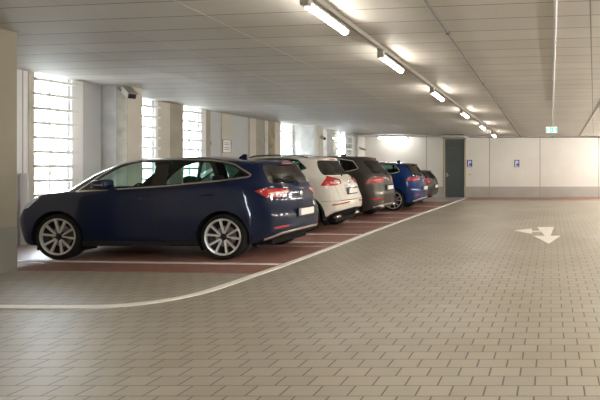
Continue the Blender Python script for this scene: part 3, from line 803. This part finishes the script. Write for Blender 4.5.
    tube(b2, cpts, .014, 8); tube(b2, [(X(1.80),.20,1.03+ht*.5),(X(1.80),.54,1.03+ht*.5)], .012, 6); tube(b2, [(X(1.80),.37,1.03+ht*.5),(X(2.05),.37,.95)], .03, 8)
    obj('steering_wheel', b2, M['cabin'], t, True)
    b2 = bmesh.new(); zt = roof_z(X(1.75),0); box(b2, X(1.76), X(1.79), -.12, .12, zt-.13, zt-.06, .01); tube(b2, [(X(1.77),0,zt-.08),(X(1.80),0,zt-.01)], .012, 6); obj('interior_mirror', b2, M['cabin'], t)
    # ---- door mirrors, handles
    for s in (1, -1):
        mx, mz = X(1.92), p['dlo'][0][1]+.06
        y0 = side_y(mx, mz-.06)
        b2 = bmesh.new()
        box(b2, mx-.12, mx+.12, y0+.05, y0+.27, mz-.015, mz+.135, .045); 
        for v in b2.verts:                                   # taper towards the tip and the nose
            f = (v.co.x-(mx-.12))/.24; v.co.z = mz+.05+(v.co.z-mz-.05)*(1-.30*f); v.co.y = y0+(v.co.y-y0)*(1-.08*f); v.co.y *= s
        bmesh.ops.recalc_face_normals(b2, faces=b2.faces)
        mr = obj('door_mirror', b2, paint, t, True)
        b2 = bmesh.new(); box(b2, mx-.06, mx+.07, y0-.02, y0+.16, mz-.035, mz+.02, .015)
        box(b2, mx-.085, mx+.085, y0+.05, y0+.235, mz-.03, mz+.015, .02)
        for v in b2.verts: v.co.y *= s
        bmesh.ops.recalc_face_normals(b2, faces=b2.faces); obj('mirror_foot', b2, M['black'], mr, True)
        b2 = bmesh.new(); tube(b2, [(mx-.09, s*(y0+.262), mz+.045),(mx+.06, s*(y0+.246), mz+.045)], .010, 6); obj('indicator_strip', b2, M['palelamp'], mr, True)
        for hx, hz in ((X(1.28), .985+ht*.5), (X(.26), 1.045+ht*.5)):
            yh = side_y(hx, hz)
            b2 = bmesh.new(); tube(b2, [(hx-.115, s*(yh+.002), hz),(hx-.09, s*(yh+.03), hz),(hx+.09, s*(yh+.03), hz-.004),(hx+.115, s*(yh+.002), hz-.006)], [.011,.014,.014,.011], 8); obj('door_handle', b2, p.get('handlemat', paint), t, True)
    # ---- rear details
    pz = p['platez']; px_ = min(rear_x(0,pz), rear_x(.2,pz))
    b2 = bmesh.new(); box(b2, px_-.022, px_-.002, -.26, .26, pz-.058, pz+.058, .006); pl = obj('license_plate', b2, M['plate'], t)
    b2 = bmesh.new(); box(b2, px_-.0235, px_-.0215, .222, .257, pz-.054, pz+.054); obj('blue_band', b2, M['plateblue'], pl)
    b2 = bmesh.new(); box(b2, px_-.012, px_+.01, -.30, .30, pz-.085, pz+.085, .012); obj('plate_recess', b2, M['gloss'] if p.get('darkrecess') else M['black'], t)
    ez = p['emblemz']; exx = min(rear_x(0,ez), rear_x(.06,ez))
    b2 = bmesh.new(); lathe_y(b2, [(.002,.012),(.045,.012),(.055,.006),(.055,0)], 24)
    bmesh.ops.transform(b2, matrix=Matrix.Translation((exx-.002,0,ez)) @ Matrix.Rotation(R(90),4,'Z'), verts=b2.verts)
    bmesh.ops.recalc_face_normals(b2, faces=b2.faces); obj('round_badge', b2, M['chrome'], t, True)
    # spoiler
    L8 = lev[8]; tipx = L8[2]-p['spoil']
    b2 = bmesh.new(); prev = None; N = 14
    for k in range(N+1):
        y = -.60+1.20*k/N; e = (abs(y)/.60)**3
        xa = L8[2]+.22+.02*e; za = roof_z(xa, y)+.004
        xt = tipx+p['spbow']*e; zt = L8[5][6]+.012-.05*e
        ring = [b2.verts.new(q) for q in ((xa,y,za),(xa*.5+xt*.5,y,(za+zt)/2+.012),(xt,y,zt),(xt+.012,y,zt-.030),(L8[2]+.03+.13*e,y,zt-.055),(xa,y,za-.06))]
        if prev:
            for j in range(6): b2.faces.new((prev[j], ring[j], ring[(j+1)%6], prev[(j+1)%6]))
        else: b2.faces.new(ring[::-1])
        prev = ring
    b2.faces.new(prev); bmesh.ops.recalc_face_normals(b2, faces=b2.faces)
    so = obj('rear_spoiler', b2, p.get('spoilpaint', paint), t)
    b2 = bmesh.new(); box(b2, tipx+.004, tipx+.03, -.16, .16, L8[5][6]-.022, L8[5][6]-.004); obj('brake_light', b2, M['redlamp'], so)
    # wiper
    zr = p['rearwin'][0][1]; xa, xb = rear_x(.0,zr+.02), rear_x(.35,zr+.06)
    b2 = bmesh.new(); tube(b2, [(xa-.02,0,zr-.03),(xa-.025,.06,zr+.03),(xb-.022,.42,zr+.05)], [.02,.011,.008], 8); obj('rear_wiper', b2, M['black'], t, True)
    # aerial fin
    fxp = p['fin']; fz = roof_z(fxp, 0)
    b2 = bmesh.new(); hexa(b2, [(fxp-.09,-.028,fz-.03),(fxp+.10,-.02,fz-.03),(fxp+.10,.02,fz-.03),(fxp-.09,.028,fz-.03)], [(fxp-.09,-.006,fz+.065),(fxp-.03,-.005,fz+.07),(fxp-.03,.005,fz+.07),(fxp-.09,.006,fz+.065)]); obj('aerial_fin', b2, p.get('finmat', paint), t)
    if p.get('rails'):
        for s in (1, -1):
            xs_ = np.linspace(L8[2]+.28, X(1.45), 12)
            pts = [(float(x), s*.585, roof_z(float(x), .585)+ (.035 if 0 < i < 11 else -.005)) for i, x in enumerate(xs_)]
            b2 = bmesh.new(); tube(b2, pts, .016, 8); obj('roof_rail', b2, p['rails'], t, True)
    if p.get('exhaust'):
        for s in (1, -1):
            zz = .335; xx = rear_x(.55,.40)
            b2 = bmesh.new(); box(b2, xx-.01, xx+.10, s*.56-.13, s*.56+.13, zz-.035, zz+.035, .02); obj('exhaust_trim', b2, M['chrome'], t, True)
    return t

def levels(tail, z8, zroof, hw=0.0, zb=.33, rb=.34, zrear=None):
    """tail: x of the rear at levels 1..8"""
    t1, t2, t3, t4, t5, t6, t7, t8 = tail
    zr = zrear or dict(l4=.92, l5=1.07, l6=1.19, l7=1.38)
    k = zroof/1.66
    def s(z): return [v if v < .7 else .7+(v-.7)*((zroof-.7)/.96) for v in z]
    return [
        (3.45,.50,-.42,.10,.78+hw,[.215]*4+[.22,.25,.25]),
        (3.62,.40,t1,rb,.895+hw,[.225,.225,.225,.225,.235,zb-.03,zb]),
        (3.69,.38,t2,rb,.932+hw,[.40,.40,.42,.42,.44,max(.46,zb+.05),max(.47,zb+.07)]),
        (3.72,.38,t3,rb,.942+hw,[.62,.62,.64,.66,.67,.66,.65]),
        (3.66,.40,t4,rb,.930+hw,s([.77,.80,.88,.93,.96,.94,zr['l4']])),
        (3.51,.46,t5,rb+.02,.900+hw,s([.88,.93,1.035,1.11,1.17,1.13,zr['l5']])),
        (2.98,.42,t6,rb+.04,.845+hw,s([1.11,1.11,1.115,1.175,1.29,1.26,zr['l6']])),
        (2.52,.32,t7,rb,.765+hw,s([1.375,1.37,1.375,1.40,1.42,1.42,zr['l7']])),
        (2.02,.30,t8,.20,.640+hw,s([1.580,1.58,1.585,1.625,z8+.0,z8,z8+.005])),
        (1.80,.28,t8+.10,.22,.38,s([1.628,1.628,1.635,1.660,z8+.045,z8+.04,z8+.04])),
        (1.70,.28,t8+.14,.24,.0,s([1.635,1.635,1.642,1.668,z8+.058,z8+.052,z8+.05])),
    ]

BAY = dict(trimmat=M['chrome'])
def car_loc(ax, Y0, yaw=.6):
    s, c = math.sin(R(yaw)), math.cos(R(yaw))
    return (ax+s*.80, Y0+c*.80, 0.0), R(180-yaw)
NAVY = pbr('navy_paint', (.0026,.0085,.036), .4, metal=.0, coat=.85, spec=.12)
WHITE = pbr('warm_white_paint', (.70,.665,.60), .3, coat=1.0, spec=.12)
GREYP = pbr('brown_grey_paint', (.070,.062,.053), .3, metal=.45, coat=1.0, spec=.12)
BLUE = pbr('bright_blue_paint', (.006,.030,.14), .3, metal=.2, coat=1.0, spec=.12)
DARKP = pbr('charcoal_paint', (.030,.029,.028), .3, metal=.4, coat=1.0, spec=.12)

dlo1 = [(2.50,1.098),(1.97,1.125),(.98,1.188),(.12,1.270),(-.325,1.330),(-.345,1.352),(-.062,1.512),(.15,1.556),(.36,1.580),(.9,1.596),(1.63,1.588),(1.90,1.510),(2.16,1.355)]
gl1 = [[(2.40,1.112),(1.265,1.183),(1.275,1.578),(1.62,1.570),(1.88,1.495),(2.13,1.345)],
       [(1.02,1.200),(.51,1.245),(.54,1.570),(1.05,1.582)],
       [(.46,1.250),(.16,1.280),(.375,1.562),(.49,1.568)],
       [(.08,1.288),(-.30,1.342),(-.06,1.495),(.15,1.538),(.29,1.553)]]
loc, rz = car_loc(-5.228, 7.166)
make_car(dict(label='dark navy blue estate car with chrome window line, parked nearest beside the olive pillar', loc=loc, rz=rz, wb=2.66, rw=.368, arch=.418, rim=.285, spokes=5, spread=.30,
    levels=levels((-.80,-.90,-.905,-.82,-.80,-.74,-.64,-.50), 1.555, 1.66, rb=.52),
    dlo=dlo1, glass=gl1, trim=.022, ws=(1.12,1.575), rearwin=[(-.68,1.215),(.68,1.215),(.585,1.52),(-.585,1.52)],
    corner=[('tail_light', [(-.545,.92,1.098),(-.66,.90,1.130),(-.83,.62,1.128),(-.84,.42,1.105),(-.84,.42,1.065),(-.83,.66,.985),(-.72,.86,.985)], ('body',)),
            ('tail_lens', [(-.72,.84,1.06),(-.84,.62,1.09),(-.84,.45,1.095),(-.84,.45,1.07),(-.84,.62,1.03),(-.76,.80,1.02)], ('tail_light',)),  # pale segment paints a white reflection into the red lamp
            ('bumper_strip', [(-.70,.90,.300),(-.86,.68,.385),(-.92,.30,.405),(-.925,0,.405),(-.925,0,.440),(-.92,.30,.440),(-.86,.68,.418),(-.70,.90,.330)], ('body',)),
            ('bumper_cladding', [(-.62,.93,.0),(-.925,0,.0),(-.925,0,.404),(-.92,.30,.404),(-.86,.68,.384),(-.70,.90,.298)], ('body',)),
            ('bumper_reflector', [(-.78,.80,.480),(-.90,.56,.500),(-.90,.56,.530),(-.78,.80,.510)], ('body',))],
    zbump=.60, sill=.30, tailw=(.60,.66,.56), paint=NAVY, hz=.0, platez=.71, emblemz=1.02, spoil=.07, spbow=.16, fin=.24, privacy=M['privacy'], clad=0))

dlo2 = [(2.50,1.16),(1.97,1.19),(.98,1.27),(.40,1.345),(.16,1.372),(-.03,1.440),(.22,1.645),(.50,1.672),(.9,1.680),(1.63,1.650),(1.90,1.575),(2.16,1.415)]
gl2 = [[(2.40,1.175),(1.265,1.262),(1.275,1.66),(1.62,1.635),(1.88,1.56),(2.13,1.405)],
       [(1.02,1.285),(.48,1.352),(.50,1.655),(1.05,1.665)],
       [(.40,1.365),(.17,1.388),(.0,1.445),(.225,1.625),(.42,1.648)]]
loc, rz = car_loc(-5.591, 10.127)
make_car(dict(label='cream white sport utility car with black roof rails, second from the olive pillar', loc=loc, rz=rz, wb=2.70, rw=.365, arch=.45, clad=.055, rim=.27, spokes=5, spread=.24,
    levels=levels((-.76,-.83,-.835,-.74,-.67,-.52,-.38,-.24), 1.60, 1.735, zrear=dict(l4=.95,l5=1.10,l6=1.22,l7=1.40), rb=.42, zb=.45),
    dlo=dlo2, glass=gl2, trim=.02, trimmat=M['silver'], ws=(1.17,1.63), rearwin=[(-.72,1.29),(.72,1.29),(.60,1.635),(-.60,1.635)],
    corner=[('tail_light', [(-.44,.93,1.050),(-.50,.88,1.16),(-.54,.76,1.275),(-.64,.60,1.225),(-.70,.44,1.185),(-.71,.44,1.09),(-.66,.72,1.050)], ('body',)),
            ('tail_lens', [(-.60,.74,1.09),(-.64,.64,1.17),(-.68,.48,1.165),(-.69,.48,1.105),(-.64,.66,1.075)], ('tail_light',)),
            ('bumper_reflector', [(-.62,.82,.600),(-.83,.30,.645),(-.83,.30,.675),(-.62,.82,.630)], ('body',)),
            ('bumper_cladding', [(-.40,.94,.0),(-.83,0,.0),(-.83,0,.52),(-.80,.42,.50),(-.66,.74,.44),(-.46,.93,.30)], ('body',))],
    zbump=.70, sill=.36, tailw=(.64,.68,.56), paint=WHITE, hz=.07, platez=.91, emblemz=1.13, spoil=.05, spbow=.16, fin=.45, privacy=M['privacy'], rails=M['gloss'], exhaust=True))

dlo3 = [(2.50,1.18),(1.97,1.21),(.98,1.29),(.30,1.335),(-.02,1.365),(-.255,1.425),(-.07,1.635),(.25,1.685),(.9,1.71),(1.63,1.675),(1.90,1.60),(2.16,1.435)]
gl3 = [[(2.40,1.195),(1.265,1.282),(1.275,1.685),(1.62,1.655),(1.88,1.58),(2.13,1.425)],
       [(1.02,1.305),(.48,1.345),(.50,1.685),(1.05,1.692)],
       [(.40,1.352),(-.01,1.382),(-.22,1.432),(-.06,1.618),(.25,1.665),(.42,1.675)]]
loc, rz = car_loc(-5.698, 12.60)
make_car(dict(label='brown grey sport utility car with dark glass, between the white and bright blue cars', loc=loc, rz=rz, wb=2.75, rw=.375, arch=.43, rim=.285, spokes=5, spread=.24,
    levels=levels((-.86,-.93,-.935,-.87,-.84,-.76,-.56,-.36), 1.60, 1.79, zrear=dict(l4=.95,l5=1.08,l6=1.19,l7=1.38), rb=.42),
    dlo=dlo3, glass=gl3, trim=.018, trimmat=M['silver'], ws=(1.20,1.66), rearwin=[(-.72,1.285),(.72,1.285),(.60,1.665),(-.60,1.665)],
    corner=[('tail_light', [(-.52,.94,1.015),(-.60,.90,1.10),(-.70,.80,1.18),(-.88,.40,1.185),(-.90,.40,1.05),(-.78,.78,1.015)], ('body',)),
            ('tail_lens', [(-.66,.86,1.10),(-.80,.66,1.13),(-.88,.44,1.135),(-.88,.44,1.11),(-.80,.66,1.10),(-.68,.86,1.08)], ('tail_light',)),
            ('bumper_strip', [(-.74,.88,.33),(-.90,.56,.375),(-.93,.2,.38),(-.93,0,.38),(-.93,0,.415),(-.93,.2,.415),(-.90,.56,.41),(-.74,.88,.36)], ('body',)),
            ('bumper_reflector', [(-.68,.88,.54),(-.90,.50,.56),(-.90,.50,.605),(-.68,.88,.585)], ('body',))],
    zbump=.66, tailw=(.64,.68,.56), paint=GREYP, hz=.08, platez=.87, emblemz=1.10, spoil=.05, spbow=.14, fin=.50, privacy=M['privacy_dark'], exhaust=True))

dlo4 = [(2.50,1.098),(1.97,1.125),(.98,1.188),(.30,1.245),(-.02,1.272),(-.19,1.322),(.02,1.545),(.36,1.580),(.9,1.596),(1.63,1.588),(1.90,1.510),(2.16,1.355)]
gl4 = [[(2.40,1.112),(1.265,1.183),(1.275,1.578),(1.62,1.570),(1.88,1.495),(2.13,1.345)],
       [(1.02,1.200),(.51,1.245),(.54,1.570),(1.05,1.582)],
       [(.46,1.255),(-.01,1.288),(-.16,1.330),(.03,1.528),(.36,1.565),(.48,1.568)]]
loc, rz = car_loc(-5.277, 15.03)
make_car(dict(label='bright blue sport utility car with silver alloy wheels, fourth from the olive pillar', loc=loc, rz=rz, wb=2.72, rw=.365, arch=.42, rim=.285, spokes=5, spread=.26,
    levels=levels((-.80,-.85,-.86,-.78,-.75,-.70,-.58,-.44), 1.56, 1.66, rb=.42),
    dlo=dlo4, glass=gl4, trim=.028, ws=(1.12,1.575), rearwin=[(-.68,1.20),(.68,1.20),(.585,1.52),(-.585,1.52)], rwframe=True,
    corner=[('tail_light', [(-.50,.93,1.05),(-.56,.90,1.115),(-.80,.60,1.12),(-.82,.36,1.10),(-.82,.36,1.03),(-.74,.74,1.00),(-.56,.91,1.01)], ('body',)),
            ('tail_lens', [(-.68,.80,1.045),(-.80,.60,1.065),(-.82,.38,1.065),(-.82,.38,1.04),(-.78,.62,1.025),(-.68,.80,1.02)], ('tail_light',)),
            ('bumper_strip', [(-.70,.86,.30),(-.82,.60,.36),(-.85,.2,.38),(-.85,0,.38),(-.85,0,.415),(-.85,.2,.415),(-.82,.60,.40),(-.70,.86,.34)], ('body',)),
            ('bumper_reflector', [(-.72,.82,.49),(-.83,.52,.51),(-.83,.52,.54),(-.72,.82,.52)], ('body',))],
    zbump=.60, sill=.30, tailw=(.62,.66,.56), paint=BLUE, hz=.0, platez=.74, emblemz=.98, spoil=.08, spbow=.14, fin=.12, privacy=M['privacy'], finmat=M['black'], spoilpaint=M['gloss']))

def sq(P): return [(x, z if z < 1 else 1+(z-1)*.72) for x, z in P]
loc, rz = car_loc(-5.62, 17.62)
dlo5 = [(x, 1.02+(z-1.098)*.70) for x, z in dlo4]; gl5 = [[(x, 1.02+(z-1.098)*.70) for x, z in g] for g in gl4]
make_car(dict(label='small charcoal hatchback with red rear lamps, farthest car before the back wall', loc=loc, rz=rz, wb=2.50, rw=.32, arch=.36, rim=.23, spokes=5, spread=.26,
    levels=levels((-.84,-.92,-.93,-.88,-.84,-.78,-.68,-.56), 1.50, 1.42, rb=.36, zrear=dict(l4=.92,l5=1.07,l6=1.19,l7=1.36)),
    dlo=dlo5, glass=gl5, trim=0, ws=(1.02,1.34), rearwin=[(-.60,1.04),(.60,1.04),(.52,1.24),(-.52,1.24)],
    corner=[('tail_light', [(-.58,.93,.84),(-.62,.88,.99),(-.72,.76,1.0),(-.80,.64,.97),(-.84,.62,.84),(-.74,.80,.80)], ('body',)),
            ('tail_lens', [(-.74,.80,.87),(-.76,.72,.92),(-.80,.68,.90),(-.80,.70,.86)], ('tail_light',)),
            ('bumper_reflector', [(-.78,.80,.40),(-.90,.56,.41),(-.90,.56,.44),(-.78,.80,.43)], ('body',))],
    zbump=.56, tailw=(.56,.60,.52), paint=DARKP, hz=-.12, platez=.68, emblemz=.92, spoil=.10, spbow=.12, fin=.05, privacy=M['privacy_dark']))

# ------------------------------------------------------------------ camera, world, view
cam = bpy.data.cameras.new('camera'); co = bpy.data.objects.new('camera', cam); C.objects.link(co)
cam.sensor_width = 36; cam.sensor_fit = 'HORIZONTAL'; cam.lens = F_/600*36
cam.shift_x = -(VX-300)/600; cam.shift_y = -(200-VY)/600
co.location = (0,0,CH); co.rotation_euler = (R(90),0,0); cam.clip_start = .05; cam.clip_end = 300
sc = bpy.context.scene; sc.camera = co
w = bpy.data.worlds.new('daylight'); sc.world = w; w.use_nodes = True
bg = w.node_tree.nodes['Background']; bg.inputs[0].default_value = (.86,.93,1.0,1); bg.inputs[1].default_value = 17.0
sc.view_settings.view_transform = 'Standard'; sc.view_settings.look = 'None'; sc.view_settings.gamma = 1; sc.view_settings.use_curve_mapping = False
sc.view_settings.exposure = 1.32
sc.cycles.use_denoising = True
sc.cycles.max_bounces = 8; sc.cycles.transparent_max_bounces = 16
